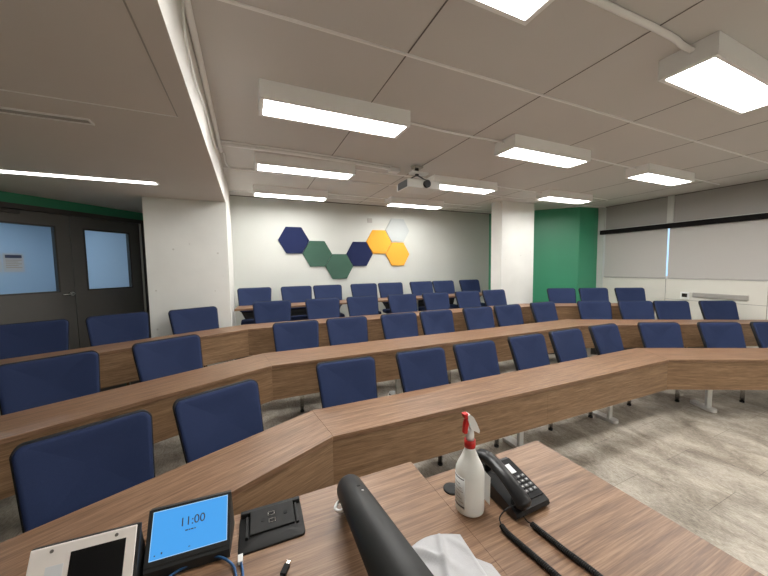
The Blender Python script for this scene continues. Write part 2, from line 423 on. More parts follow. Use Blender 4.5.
# ------------------------------------------------------------------ windows, blinds
e = bpy.data.objects.new('window_1', None); C.objects.link(e); e.location = (RX + .14, (wy0+wy1)/2, WZ); e['kind'] = 'structure'
L = wy1 - wy0
mb = MB()
for y0, y1, z0, z1 in ((-L/2, L/2, 0, .05), (-L/2, L/2, CZ-WZ-.05, CZ-WZ), (-L/2, L/2, 1.10, 1.16), (-L/2, -L/2+.05, 0, CZ-WZ), (L/2-.05, L/2, 0, CZ-WZ), (.55, .60, 0, CZ-WZ)):
    mb.box((-.02, y0, z0), (.04, y1, z1), 'white')
f = mb.build('window_frame', e)
MB().box((.0, -L/2, 0), (.006, L/2, CZ-WZ), 'glass').build('pane', e)
def blind(y0, y1, z0, z1, x, m, lab, name, rail=True):
    t = thing(name, lab, 'blind', (x, (y0+y1)/2, z1)); w = y1 - y0
    MB().box((-.003, -w/2, z0 - z1), (.003, w/2, 0), m).build('shade_fabric', t)
    if rail: MB().box((-.009, -w/2, z0 - z1 - .012), (.009, w/2, z0 - z1 + .012), 'grey', bevel=.004).build('bottom_rail', t)
    return t
XB = RX - .012
blind(3.505, 4.725, 1.575, 2.63, XB, 'blind', 'left grey roller blind pulled down below the black rail, nearest the green wall', 'roller_blind')
blind(1.0, 3.472, 1.575, 2.63, XB, 'blind', 'wide right grey roller blind pulled down below the black rail', 'roller_blind')
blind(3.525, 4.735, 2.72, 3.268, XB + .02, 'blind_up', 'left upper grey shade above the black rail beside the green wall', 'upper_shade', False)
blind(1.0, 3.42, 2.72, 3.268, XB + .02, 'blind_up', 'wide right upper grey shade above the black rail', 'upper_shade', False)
struct('trim_7', MB().box((RX - .025, 3.42, 2.70), (RX + .1, 3.525, CZ), 'wall').box((RX-.02, 1.0, 2.695), (RX+.1, 4.74, 2.722), 'wall'))
tag(MB().box((RX - .09, .9, 2.605), (RX - .03, 4.82, 2.705), 'black', bevel=.008).box((RX - .03, 1.2, 2.64), (RX-.001, 1.24, 2.68), 'black').box((RX - .03, 4.76, 2.64), (RX-.001, 4.80, 2.68), 'black').build('blind_rail'),
    'long black rail running across the window wall above the pulled blinds', 'rail')
t = thing('thermostat', 'small white wall thermostat with a black display on the cream wall', 'thermostat', (RX, 3.18, 1.23))
MB().box((-.022, -.07, -.075), (0, .07, .075), 'whitep', bevel=.006).build('case', t)
MB().box((-.025, -.042, -.03), (-.021, .042, .045), 'black_screen').build('display', t)
t = thing('wall_vent', 'long grey vent grille on the cream wall under the blind', 'vent', (RX, 2.69, 1.255))
mb = MB().box((-.03, -.37, -.045), (0, .37, .045), 'grey', bevel=.004); mb.build('frame', t)
mb = MB()
for k in range(5): mb.box((-.036, -.355, -.036 + k*.017), (-.028, .355, -.028 + k*.017), 'grey')
mb.build('slats', t)

# ------------------------------------------------------------------ ceiling lights
LX, LY, DXX, DYY, LL, LW = .1663, .9715, 2.4837, 1.5251, 1.1685, .2342
def make_light():
    t = thing('ceiling_light', '', 'light')
    mb = MB(); w, d = LL/2 + .035, LW/2 + .03; zt, zb = 0, -.132
    mb.box((-w, -d, zb), (-w + .03, d, zt), 'white'); mb.box((w - .03, -d, zb), (w, d, zt), 'white')
    mb.box((-w + .03, -d, zb), (w - .03, -d + .025, zt), 'white'); mb.box((-w + .03, d - .025, zb), (w - .03, d, zt), 'white')
    mb.box((-w + .03, -d + .025, -.03), (w - .03, d - .025, -.002), 'white')
    mb.build('housing', t)
    MB().box((-w + .03, -d + .025, zb + .010), (w - .03, d - .025, zb + .016), 'lamp').build('diffuser', t)
    return t
LIGHTS = {(0,0):'white box ceiling light cut off by the top edge of the photo', (1,0):'large white box ceiling light at the top right, joined by a conduit',
 (0,1):'long white box ceiling light hanging nearest in the left column', (1,1):'white box ceiling light in the middle of the ceiling, right of the projector',
 (2,1):'white box ceiling light near the window wall, above the blinds', (0,2):'white box ceiling light in the left column just behind the thick conduit',
 (1,2):'white box ceiling light directly right of the projector', (2,2):'white box ceiling light above the green wall',
 (0,3):'farthest white box ceiling light of the left column, above the navy hexagon', (1,3):'farthest white box ceiling light behind the projector, above the pale hexagon',
 (2,0):'unseen box light added for brightness, outside the right edge of the photo', (2,-1):'unseen box light added for brightness over the instructor, right', (0,-2):'unseen box light added for brightness behind the viewer, left', (1,-2):'unseen box light added for brightness behind the viewer, middle', (2,-2):'unseen box light added for brightness behind the viewer, right'}  # lights on this line are out of view, added for more light
L0 = make_light(); first = True
for (i, j), lab in LIGHTS.items():
    if first: o = L0; first = False
    else:
        o = L0.copy(); C.objects.link(o)
        for ch in list(L0.children):
            c = ch.copy(); C.objects.link(c); c.parent = o
    o.location = (LX + i*DXX + LL/2, LY + j*DYY + LW/2, CZ - .001)
    o['label'] = lab; o['group'] = 'box ceiling lights'

# ------------------------------------------------------------------ conduits
def conduit(pts, r, lab, name='conduit', ends=True, n=6):
    mb = MB().tube(smooth_path(pts, n), r, 'white', 10)
    o = mb.build(name); tag(o, lab, 'conduit', 'white conduits on the ceiling'); return o
zc = CZ - .018
cy_ = lambda j: LY + j*DYY + LW/2
ex = lambda i: LX + i*DXX + LL + .04
sx_ = lambda i: LX + i*DXX - .04
conduit([(ex(0), cy_(1) + .02, zc), (2.0, cy_(1) + .05, zc - .003), (sx_(1) - .06, cy_(1) + .02, zc - .01), (sx_(1) - .01, cy_(1), zc - .03)], .010, 'white conduit joining the nearest left light to the middle light')
conduit([(ex(1), cy_(1), zc), (4.6, cy_(1) + .03, zc), (sx_(2) - .02, cy_(1), zc - .02)], .010, 'white conduit joining the middle light to the light near the windows')
conduit([(ex(2), cy_(1), zc), (7.0, cy_(1) + .01, zc), (7.62, cy_(1) + .02, zc)], .010, 'short white conduit right of the light near the windows')
conduit([(ex(1), cy_(2), zc), (4.6, cy_(2) + .03, zc), (sx_(2) - .02, cy_(2), zc - .02)], .010, 'white conduit from the light by the projector to the green wall light')
conduit([(ex(2), cy_(2), zc), (6.7, cy_(2), zc), (7.1, cy_(2) + .02, zc)], .010, 'short white conduit right of the green wall light')
conduit([(ex(1), cy_(3), zc), (4.4, cy_(3), zc), (5.0, cy_(3), zc)], .010, 'short white conduit right of the farthest light behind the projector')
conduit([(.3, cy_(0), zc), (ex(0) + .02, cy_(0) - .0, zc), (2.3, cy_(0) - .02, zc), (sx_(1) - .08, cy_(0) - .01, zc - .004), (sx_(1) - .005, cy_(0) - .03, zc - .03)], .017, 'thick white conduit running into the large top right light')
conduit([(SX + .01, 3.81, CZ - .022), (.8, 3.84, CZ - .022), (1.86, 3.93, CZ - .022)], .021, 'thick white conduit from the low ceiling edge to the projector')
conduit([(SX + .03, 3.76, CZ - .012), (.8, 3.775, CZ - .012), (1.845, 3.85, CZ - .012)], .010, 'thin white conduit beside the thick one to the projector')
conduit([(SX + .05, 4.10, CZ - .03), (SX + .05, 4.55, CZ - .02), (-.12, 4.70, CZ - .014), (.13, cy_(2) + .55, CZ - .014)], .010, 'thin curved white conduit at the low ceiling edge')
conduit([(ex(0), cy_(2), zc), (1.8, cy_(2) + .02, zc), (2.58, cy_(2) + .03, zc)], .009, 'thin white conduit from the left column light towards the projector')
conduit([(ex(0), cy_(3), zc), (2.0, cy_(3), zc), (sx_(1), cy_(3), zc)], .009, 'thin white conduit between the two farthest ceiling lights')
o = conduit([(SX + .022, -1.5, CZ - .022), (SX + .022, 1.9, CZ - .022), (SX + .022, 4.05, CZ - .024)], .020, 'white conduit along the top edge of the low ceiling side')
o = conduit([(SX + .012, 1.85, CZ - .05), (SX + .012, 1.88, CZ - .19), (SX + .012, 2.15, CZ - .26), (SX + .012, 2.6, CZ - .20), (SX + .012, 3.4, CZ - .2), (SX + .012, 3.76, CZ - .09)], .006, 'thin loose white cable on the low ceiling side', 'cable')
o['category'] = 'cable'; o['group'] = 'cables on the low ceiling side'
# smoke detector like ceiling puck by the projector
# ------------------------------------------------------------------ projector
t = thing('projector', 'white ceiling projector with a round black lens, hanging from a bracket', 'projector', (2.157, 3.55, EYE + 1.118))
mb = MB(); mb.box((-.23, 0, -.095), (.27, .34, .018), 'proj', bevel=.014); mb.build('body', t)
MB().cyl((.045, -.008, -.040), .050, .05, 'shell', axis='Y').build('lens_ring', t)
MB().cyl((.045, -.028, -.040), .042, .02, 'lens', axis='Y').build('lens', t)
mb = MB()
for k in range(9): mb.box((-.2325, .02 + k*.030, -.085), (-.2295, .046 + k*.030, .008), 'darkgrey')
mb.build('side_grille', t)
mb = MB().box((-.12, .05, .015), (.12, .25, .028), 'darkgrey', bevel=.003)
mb.tube([(-.20, .26, .012), (-.10, .2, .06), (0, .17, .12)], .008, 'darkgrey'); mb.tube([(.16, .06, .012), (.08, .12, .06), (0, .17, .12)], .008, 'darkgrey')
mb.build('mount_arms', t)
mb = MB().cyl((0, .17, .16), .025, .10, 'darkgrey'); mb.box((-.06, .12, .205), (.07, .22, .230), 'grey', bevel=.004); mb.box((-.10, .12, .13), (.16, .22, .16), 'white', bevel=.004)
mb.build('ceiling_plate', t)
t = tag(MB().box((1.86, 3.90, CZ - .055), (2.0, 4.02, CZ - .002), 'white', bevel=.006).build('junction_box'), 'small white junction box where the conduit ends behind the projector', 'junction box')

# ------------------------------------------------------------------ hexagon panels
def hexagon(x, z, m, lab):
    R = .306
    mb = MB(); mb.prism([(R*math.cos(k*PI/3), R*math.sin(k*PI/3)) for k in range(6)], 0, .03, m)
    bmesh.ops.bevel(mb.bm, geom=[e for e in mb.bm.edges if all(v.co.z > .02 for v in e.verts)], offset=.006, segments=2, affect='EDGES')
    o = mb.build('hexagon_panel'); o.rotation_euler = (PI/2, 0, 0); o.location = (x, BY - .001, z + EYE)
    tag(o, lab, 'wall panel', 'hexagonal felt panels on the back wall')
k = 6.45/6.40
for x, z, m, lab in ((.865, .553, 'navy', 'navy hexagonal felt wall panel at the far left of the chain'), (1.328, .286, 'forest', 'green hexagonal felt wall panel, the upper green one next to navy'),
                     (1.790, .018, 'forest', 'green hexagonal felt wall panel, lowest of the chain'), (2.252, .286, 'navy', 'navy hexagonal felt wall panel between green and orange'),
                     (2.714, .553, 'amber', 'orange hexagonal felt wall panel, the upper left orange one'), (3.178, .283, 'amber', 'orange hexagonal felt wall panel, the lower right orange one'),
                     (3.178, .826, 'palefelt', 'pale grey hexagonal felt wall panel at the top right')):
    hexagon(x*k, z*k, m, lab)
tag(MB().box((2.47, BY - .012, 2.88), (2.58, BY, 2.98), 'grey', bevel=.002).build('wall_plate'), 'small grey square plate on the back wall above the orange hexagon', 'wall plate')

# ------------------------------------------------------------------ desks
def lerp(a, b, t): return (a[0] + (b[0]-a[0])*t, a[1] + (b[1]-a[1])*t)
def desk_row(name, lab, front, back, z, wings, panel_h, legs, seams=(), group='curved rows of classroom desks', end_round=False):
    t = thing(name, lab, 'desk', (front[1][0], front[1][1], z), 0, group)
    inv = Matrix.Translation((-front[1][0], -front[1][1], -z))
    for i, wd in enumerate(wings):
        f0, f1, b0, b1 = front[i], front[i+1], back[i], back[i+1]
        mb = MB()
        poly = [f0, f1, b1, b0]
        if end_round and i == len(wings) - 1:
            c1 = lerp(f1, f0, .10); c2 = lerp(b1, b0, .05)
            poly = [f0, c1, lerp(f1, c1, .35), lerp(lerp(f1, b1, .2), f1, .2), lerp(f1, b1, .75), lerp(b1, c2, .3), c2, b0]
        mb.prism(poly, z + .708, z + .74, W[wd], inv)
        ob = mb.build('tabletop', t)
        bv = ob.modifiers.new('bevel', 'BEVEL'); bv.width = .003; bv.segments = 2; bv.limit_method = 'ANGLE'
        # modesty panel under the front edge
        if panel_h:
            cuts = [0] + [s for (k_, s) in seams if k_ == i] + [1]
            d = Vector((f1[0]-f0[0], f1[1]-f0[1])).normalized(); n = Vector((-d.y, d.x))
            for a, b in zip(cuts[:-1], cuts[1:]):
                p, q = Vector(lerp(f0, f1, a)) + d*(-.005 if a == 0 else .001), Vector(lerp(f0, f1, b)) - d*(-.005 if b == 1 else .001)
                MB().prism([p + n*.012, q + n*.012, q + n*.032, p + n*.032], z + .74 - .032 - panel_h, z + .707, W2[wd], inv).build('modesty_panel', t)
    for (i, s, side) in legs:
        f0, f1 = front[i], front[i+1]; d = Vector((f1[0]-f0[0], f1[1]-f0[1])).normalized(); n = Vector((-d.y, d.x))
        p = Vector(lerp(f0, f1, s)); mt = inv @ Matrix(((d.x, n.x, 0, p.x), (d.y, n.y, 0, p.y), (0, 0, 1, z), (0, 0, 0, 1)))
        mb = MB().box((-.030, .245, .03), (.030, .280, .70), 'alu', mt, .006).box((-.045, .12, .68), (.045, .38, .707), 'alu', mt)
        g = mb.build('leg', t)
        out = [(.052*math.cos(a), .052*math.sin(a)) for a in [PI*k_/8 for k_ in range(9)]]
        poly = [(x_, .43 + y_) for x_, y_ in out] + [(-x_, .22 - y_) for x_, y_ in out]
        mb = MB().prism(poly, .004, .038, 'alu', mt); mb.cyl((0, .27, .003), .012, .006, 'rubber', mat=mt)
        mb.build('foot', g)
    return t
R1f = [(-1.7, .98), (.49, 2.01), (4.57, 1.92), (6.75, .83)]; R1b = [(-1.93, 1.40), (.43, 2.465), (4.82, 2.39), (7.0, 1.27)]
R2f = [(-2.2, 2.08), (.18, 3.21), (4.75, 3.11), (7.45, 1.88)]; R2b = [(-2.4, 2.50), (.12, 3.73), (5.1, 3.59), (7.93, 1.98)]
R3f = [(-2.9, 3.18), (-.03, 4.41), (4.95, 4.21), (6.95, 3.17)]; R3b = [(-3.1, 3.55), (-.08, 4.81), (5.2, 4.60), (7.32, 3.42)]
R4f = [(-.22, 5.30), (4.95, 5.23)]; R4b = [(-.18, 5.73), (4.98, 5.66)]
desk_row('classroom_desk', 'frontmost long angled wood desk row in front of the instructor', R1f, R1b, 0, (25, 0, -28), .342,
         [(0, .30, 0), (0, .93, 0), (1, .17, 0), (1, .49, 0), (1, .842, 0), (2, .30, 0), (2, .95, 0)], seams=((1, .508),))
desk_row('classroom_desk', 'second long angled wood desk row from the front', R2f, R2b, TIER[1], (25, 0, -28), .33,
         [(0, .3, 0), (0, .95, 0), (1, .33, 0), (1, .66, 0), (2, .1, 0), (2, .8, 0)], seams=((1, .5),), end_round=True)
desk_row('classroom_desk', 'third long angled wood desk row, before the pillars', R3f, R3b, TIER[2], (25, 0, -28), .33,
         [(0, .3, 0), (0, .95, 0), (1, .33, 0), (1, .71, 0), (2, .1, 0), (2, .8, 0)], seams=((1, .5),))
desk_row('classroom_desk', 'rearmost open wood desk row under the hexagon wall', R4f, R4b, TIER[3], (0,), 0,
         [(0, .13, 0), (0, .39, 0), (0, .655, 0), (0, .913, 0)])

# ------------------------------------------------------------------ chairs
def make_chair():
    t = thing('classroom_chair', '', 'chair')
    def back_def(v):
        z = v.z; lean = -.125 + .225*(z - .46)/.55
        bow = -.048*(abs(v.x)/.25)**2
        crown = .014*(1 - (v.x/.28)**2)*max(0, (z - .62)/.40)
        return Vector((v.x, v.y + .15 + lean + bow + .012*math.sin((z-.46)/.55*PI), z + crown))
    out = rounded_rect(.565, .405, .040, 6, 0, .8175, .515)
    mb = MB(); cushion(mb, out, [(.2, .0), (.5, .0), (.8, .0), (.97, .0), (.985, -.012), (.985, -.034), (.965, -.046), (.90, -.052), (.65, -.056), (.35, -.057), (.1, -.057)], 'fabric', back_def)
    mb.build('backrest', t)
    mb = MB(); cushion(mb, out, [(.1, .026), (.4, .026), (.75, .026), (.96, .022), (1.0, .010), (1.012, -.026), (.985, -.028), (.8, -.004), (.4, -.004), (.1, -.004)], 'shell', back_def)
    mb.build('back_shell', t)
    lo = rounded_rect(.49, .20, .02, 4, 0, .557, .33)
    mb = MB(); cushion(mb, lo, [(.1, .012), (.6, .012), (.98, .012), (1, .006), (1, -.012), (.97, -.018), (.6, -.018), (.1, -.018)], 'shell', back_def)
    mb.build('lower_back', t)
    # seat
    so = rounded_rect(.47, .44, .06, 6)
    mb = MB(); rs = []
    for s_, z in [(.2, .425), (.6, .425), (.97, .425), (1, .435), (1, .46), (.97, .475), (.85, .482), (.5, .486), (.15, .487)]:
        rs.append([Vector((x*s_, -.072 + y*s_*.80, z - .02*max(0, -(y*s_) - .15)/.07)) for x, y in so])
    mb.rings(rs, 'fabric'); mb.build('seat', t)
    mb = MB(); rs = [[Vector((x*s_, -.072 + y*s_*.80, z)) for x, y in so] for s_, z in [(.2, .395), (.85, .400), (.97, .412), (.985, .424), (.2, .425)]]
    mb.rings(rs, 'shell'); mb.build('seat_shell', t)
    mb = MB()
    for sx in (-1, 1):
        mb.tube(smooth_path([(sx*.12, -.05, .395), (sx*.12, .08, .40), (sx*.12, .115, .46), (sx*.12, .145, .56), (sx*.12, .19, .70)], 5), .012, 'chrome', 8)
    mb.build('back_support', t)
    mb = MB().tube(smooth_path([(0, -.19, .33), (0, -.15, .365), (0, -.02, .375)], 5), .022, 'chrome', 10).box((-.10, -.19, .378), (.10, .0, .396), 'chrome', bevel=.004)
    mb.build('swing_arm', t)
    mb = MB().cyl((0, -.19, .180), .022, .32, 'chrome'); g = mb.build('post', t)
    MB().cyl((0, -.19, .010), .024, .020, 'rubber').build('foot_cap', g)
    return t
CH = {1: [(-0.738, 1.938, 24.1), (-0.113, 2.218, 24.1), (0.807, 2.455, -0.8), (1.610, 2.440, -0.8), (2.365, 2.434, -0.8), (3.163, 2.422, -0.8), (3.865, 2.413, -0.8), (4.652, 2.402, -0.8), (5.328, 2.131, -27.0), (6.072, 1.752, -27.0), (6.72, 1.42, -27.0)],
      2: [(-1.343, 3.016, 26.0), (-0.63, 3.364, 26.0), (0.525, 3.719, -1.5), (1.195, 3.702, -1.5), (1.974, 3.682, -1.5), (2.64, 3.664, -1.5), (3.426, 3.644, -1.5), (4.056, 3.627, -1.5), (4.885, 3.606, -1.5), (5.619, 3.304, -29.7), (6.228, 2.956, -29.7), (6.742, 2.663, -29.7), (7.392, 2.292, -29.7)],
      3: [(-1.958, 4.05, 22.8), (-1.317, 4.32, 22.8), (-0.570, 4.470, 22.8), (0.316, 4.824, -2.4), (1.105, 4.791, -2.4), (1.799, 4.762, -2.4), (2.594, 4.729, -2.4), (3.3, 4.699, -2.4), (4.035, 4.669, -2.4), (4.68, 4.620, -2.4), (5.95, 4.195, -29.5), (6.513, 3.877, -29.5), (7.134, 3.525, -29.5)],
      4: [(0.092, 5.717, -0.7), (0.823, 5.709, -0.7), (1.421, 5.702, -0.7), (2.179, 5.693, -0.7), (2.785, 5.686, -0.7), (3.541, 5.677, -0.7), (4.13, 5.67, -0.7), (4.878, 5.661, -0.7)]}
ORD = ['leftmost', 'second from left', 'third from left', 'fourth from left', 'fifth from left', 'sixth from left', 'seventh from left', 'eighth from left', 'ninth from left', 'tenth from left', 'eleventh from left', 'twelfth from left', 'rightmost']
ROWN = {1: 'in the frontmost row of desks', 2: 'in the second row of desks', 3: 'in the third row of desks', 4: 'in the rearmost row under the hexagons'}
EXTRA = {(1, 0): 'large navy chair behind the tablets, leftmost in the frontmost row', (1, 1): 'navy chair behind the blue screen tablet, second from left in the frontmost row', (1, 3): 'navy chair straight behind the spray bottle, fourth from left in the frontmost row',
         (1, 10): 'navy chair cut by the right edge of the photo, frontmost row', (2, 0): 'navy chair cut by the left edge of the photo, second row of desks', (3, 0): 'navy chair in front of the charcoal door, leftmost in the third row', (3, 2): 'navy chair before the left white pillar, third from left in the third row',
         (3, 9): 'navy chair before the right white pillar, third row of desks', (3, 10): 'navy chair before the green wall, left one of the two there', (3, 11): 'navy chair before the green wall edge, right one of the two there', (3, 12): 'navy chair under the left roller blind, rightmost in the third row', (2, 12): 'navy chair below the grey wall vent, rightmost in the second row'}
ch0 = make_chair(); used = False
for r in (1, 2, 3, 4):
    n = len(CH[r])
    for i, (x, y, a) in enumerate(CH[r]):
        if not used: o = ch0; used = True
        else:
            o = ch0.copy(); C.objects.link(o)
            for chd in list(ch0.children):
                c = chd.copy(); C.objects.link(c); c.parent = o
                for g in chd.children:
                    d_ = g.copy(); C.objects.link(d_); d_.parent = c
        ar = math.radians(a)
        sh = {1: .055, 2: .035, 3: .03, 4: .0}[r] * (0 if (x < 2 or a < -10) else 1); x, y = x - sh*math.cos(ar), y - sh*math.sin(ar) + (.05 if r == 1 and a < -10 else 0)
        o.location = (x - math.sin(ar)*.12, y + math.cos(ar)*.12, TIER[r-1]); o.rotation_euler = (0, 0, ar)
        lab = EXTRA.get((r, i)) or 'navy chair, %s %s' % ('rightmost' if i == n-1 else ORD[i], ROWN[r])
        o['label'] = lab; o['group'] = 'navy classroom chairs'

# ------------------------------------------------------------------ instructor desks
TZ = 1.16
def inst_desk(x0, x1, y0, y1, lab):
    t = thing('instructor_desk', lab, 'desk', ((x0+x1)/2, (y0+y1)/2, 0), 0, 'instructor desks'); w = (x1-x0)/2; d = (y1-y0)/2
    MB().box((-w, -d, TZ - .03), (w, d, TZ), W[0], bevel=.001).build('desktop', t)
    for s in (-1, 1): MB().box((s*(w-.04) - .012, -d + .04, .0), (s*(w-.04) + .012, d - .04, TZ - .031), W[0]).build('side_panel', t)
    MB().box((-w + .054, d - .07, .35), (w - .054, d - .05, TZ - .031), W[0]).build('back_panel', t)
inst_desk(-.80, .5365, .12, .985, 'left instructor desk carrying the tablets and the power hatch')
inst_desk(.5368, 1.085, -.05, .882, 'right instructor desk carrying the phone and spray bottle')

def text_obj(s, size, m, parent, mat, name='lettering', ext=.0004):
    cu = bpy.data.curves.new(name, 'FONT'); cu.body = s; cu.size = size; cu.extrude = ext; cu.align_x = 'CENTER'; cu.align_y = 'CENTER'
    tmp = bpy.data.objects.new('tmp', cu); C.objects.link(tmp)
    dg = bpy.context.evaluated_depsgraph_get(); me = bpy.data.meshes.new_from_object(tmp.evaluated_get(dg))
    bpy.data.objects.remove(tmp); bpy.data.curves.remove(cu)
    me.materials.clear(); me.materials.append(M[m]); o = bpy.data.objects.new(name, me); C.objects.link(o); o.parent = parent; o.matrix_local = mat; return o

# tabletop touch panels: local frame x along the lower edge, y up the tilted face, z out of the face
def face_frame(x, y, z, yaw_, tilt):
    a = Vector((math.cos(yaw_), math.sin(yaw_), 0)); b = Vector((-math.sin(yaw_)*math.cos(tilt), math.cos(yaw_)*math.cos(tilt), math.sin(tilt))); n = a.cross(b)
    return Matrix(((a.x, b.x, n.x, x), (a.y, b.y, n.y, y), (a.z, b.z, n.z, z), (0, 0, 0, 1)))
def wedge(mb, w, h, tilt, z0, m):
    """solid housing below the face, in world-aligned local coordinates (x, y, z from the lower left corner)"""
    ty, tz = h*math.cos(tilt), h*math.sin(tilt)
    prof = [(-.004, -z0), (-.006, -.006), (-.002, -.001), (ty - .001, tz - .001), (ty + .012, tz - .004), (ty + .045, -z0)]
    a = [Vector((.001, y, z)) for y, z in prof]; b = [Vector((w - .001, y, z)) for y, z in prof]
    mb.rings([a, b], m, smooth=False)
F2 = (-.257, .857, EYE - .71, -.058, 1.012); w2, h2 = .186, .118
t = thing('touch_tablet', 'black desktop touch tablet with a bright blue 11:00 screen', 'tablet', (F2[0], F2[1], TZ), F2[3])
mb = MB(); wedge(mb, w2, h2, F2[4], .03, 'softblack'); o = mb.build('housing', t); o.location = (0, 0, .03)
FM = Matrix.Translation((0, 0, .03)) @ face_frame(0, 0, 0, 0, F2[4])
MB().box((0, 0, -.004), (w2, h2, .003), 'softblack', bevel=.0015).build('bezel', t, FM)
MB().box((.010, .012, .0025), (w2 - .0075, h2 - .006, .0036), 'screenline').build('screen_border', t, FM)
s_ = MB().box((.0115, .0135, .003), (w2 - .009, h2 - .0075, .0040), 'screen').build('screen', t, FM)
text_obj('11:00', .026, 'dusty', t, FM @ Matrix.Translation((.098, .075, .0045)), 'clock_digits')
mb = MB()
for k, (a_, b_) in enumerate(((.083, .089), (.0905, .094), (.0955, .101), (.103, .106))): mb.box((a_, .0555, .0040), (b_, .0580, .0045), 'dusty')
mb.box((.02, .020, .0040), (.0225, .0225, .0045), 'dusty'); mb.box((.034, .0215, .0040), (.037, .0255, .0045), 'dusty'); mb.box((.092, .021, .0040), (.096, .0225, .0045), 'dusty')
mb.build('screen_icons', t, FM)
# cream framed control panel
F1 = (-.457, .825, EYE - .71, -.057, 1.091); w1, h1 = .191, .122
t = thing('control_panel', 'cream framed desktop control panel with a black screen, left of the blue tablet', 'control panel', (F1[0], F1[1], TZ), F1[3])
mb = MB(); wedge(mb, w1, h1, F1[4], .03, 'softblack'); o = mb.build('housing', t); o.location = (0, 0, .03)
FM = Matrix.Translation((0, 0, .03)) @ face_frame(0, 0, 0, 0, F1[4])
MB().box((0, 0, -.006), (w1 + .006, h1 + .002, .001), 'softblack', bevel=.002).build('bezel', t, FM)
MB().box((.001, 0, .0005), (w1 - .001, h1, .004), 'cream', bevel=.0015).build('faceplate', t, FM)
MB().box((.072, .012, .0035), (.171, .102, .0048), 'black_screen').build('screen', t, FM)
for x_ in (.038, .152): MB().cyl((x_, .112, .0043), .0034, .0018, 'seam').build('screw', t, FM)
MB().box((.032, .02, .0036), (.062, .085, .0046), 'paper').build('sticker', t, FM)

# power hatch
t = thing('power_hatch', 'black flush power and data hatch in the desktop beside the tablet', 'power outlet', (.033, .897, TZ), math.radians(-1.5))
ol = rounded_rect(.172, .136, .012, 5)
mb = MB(); mb.rings([[Vector((x*s, y*s, z)) for x, y in ol] for s, z in ((1, 0), (1, .004), (.97, .006), (.1, .006))], 'hatch'); mb.build('base_plate', t)
mt = Matrix.Translation((0, .012, .004)) @ Matrix.Rotation(math.radians(12), 4, 'X')
MB().box((-.058, -.032, 0), (.062, .040, .014), 'hatch', mt, .002).build('socket_block', t)
for x_, y_, w_, h_ in ((-.001, .015, .018, .010), (.001, -.0065, .018, .011)):
    MB().box((x_-w_/2, y_-h_/2, .0142), (x_+w_/2, y_+h_/2, .0150), 'chrome', mt).box((x_-w_*.42, y_-h_*.4, .0149), (x_+w_*.42, y_+h_*.4, .0154), 'shell', mt).build('port', t)
for x_, y_ in ((.038, .006), (-.024, .002)): MB().cyl((x_, y_, .0145), .0055, .002, 'shell', mat=mt).build('socket_hole', t)
MB().box((-.069, -.03, .004), (-.062, .045, .014), 'hatch', bevel=.001).build('side_bracket', t); MB().box((.066, -.025, .004), (.073, .050, .014), 'hatch', bevel=.001).build('side_bracket', t)
mb = MB(); mb.box((-.084, .052, .004), (.084, .066, .020), 'hatch', bevel=.003); mb.build('lid_hinge', t)

# soundbar: thick cylinder, far end low on the desk, near end propped up
ax0 = Vector((.264, .886, TZ + .046)); ax1 = Vector((.199, .412, EYE - .492)); d = (ax1 - ax0).normalized(); ln = (ax1 - ax0).length + .22
q = d.to_track_quat('Z', 'X').to_matrix().to_4x4(); SM = Matrix.Translation(ax0) @ q
t = thing('soundbar', 'thick matte black cylinder tilted across the left instructor desk', 'speaker', (ax0.x, ax0.y, TZ))
iv = Matrix.Translation((-ax0.x, -ax0.y, -TZ)) @ SM
R_ = .0415
MB().lathe([(.004, -.018), (.024, -.017), (.034, -.012), (.040, -.003), (R_, .008), (R_, ln)], 'softblack', 40, mat=iv).build('body', t)
# LED and pin hole on the upper side: find local direction that faces the camera
toc = (Vector((0, 0, EYE)) - (ax0 + d*.06)); toc = (toc - d*toc.dot(d)).normalized(); sd = d.cross(toc)
def on_bar(s, ang, r): return ax0 + d*s + (toc*math.cos(ang) + sd*math.sin(ang))*r - Vector((ax0.x, ax0.y, TZ))
def disc(p, ang, r, m, nm):
    nrm = (toc*math.cos(ang) + sd*math.sin(ang)); qq = nrm.to_track_quat('Z', 'Y').to_matrix().to_4x4()
    MB().cyl((0, 0, 0), r, .002, m, 16, mat=Matrix.Translation(p) @ qq).build(nm, t)
disc(on_bar(.150, -.58, R_), -.58, .0050, 'shell', 'pinhole'); disc(on_bar(.195, -.66, R_), -.66, .0030, 'whitep', 'indicator_light')
# silver loop at the lower left
rn = toc*math.cos(1.45) + sd*math.sin(1.45)
lp = [on_bar(.085, 1.45, R_ - .002) + d*.040*math.cos(a) + rn*.019*math.sin(a) for a in [PI*k_/12 for k_ in range(0, 13)]]
MB().tube(lp, .0045, 'whitep', 8).build('silver_ring', t)
mid = ax0 + d*(ln*.93) - Vector((ax0.x, ax0.y, TZ))
MB().box((mid.x - .02, mid.y - .02, 0), (mid.x + .02, mid.y + .02, mid.z - R_*.6), 'softblack', bevel=.003).box((mid.x - .06, mid.y - .05, 0), (mid.x + .06, mid.y + .05, .008), 'softblack', bevel=.003).build('support_stand', t)

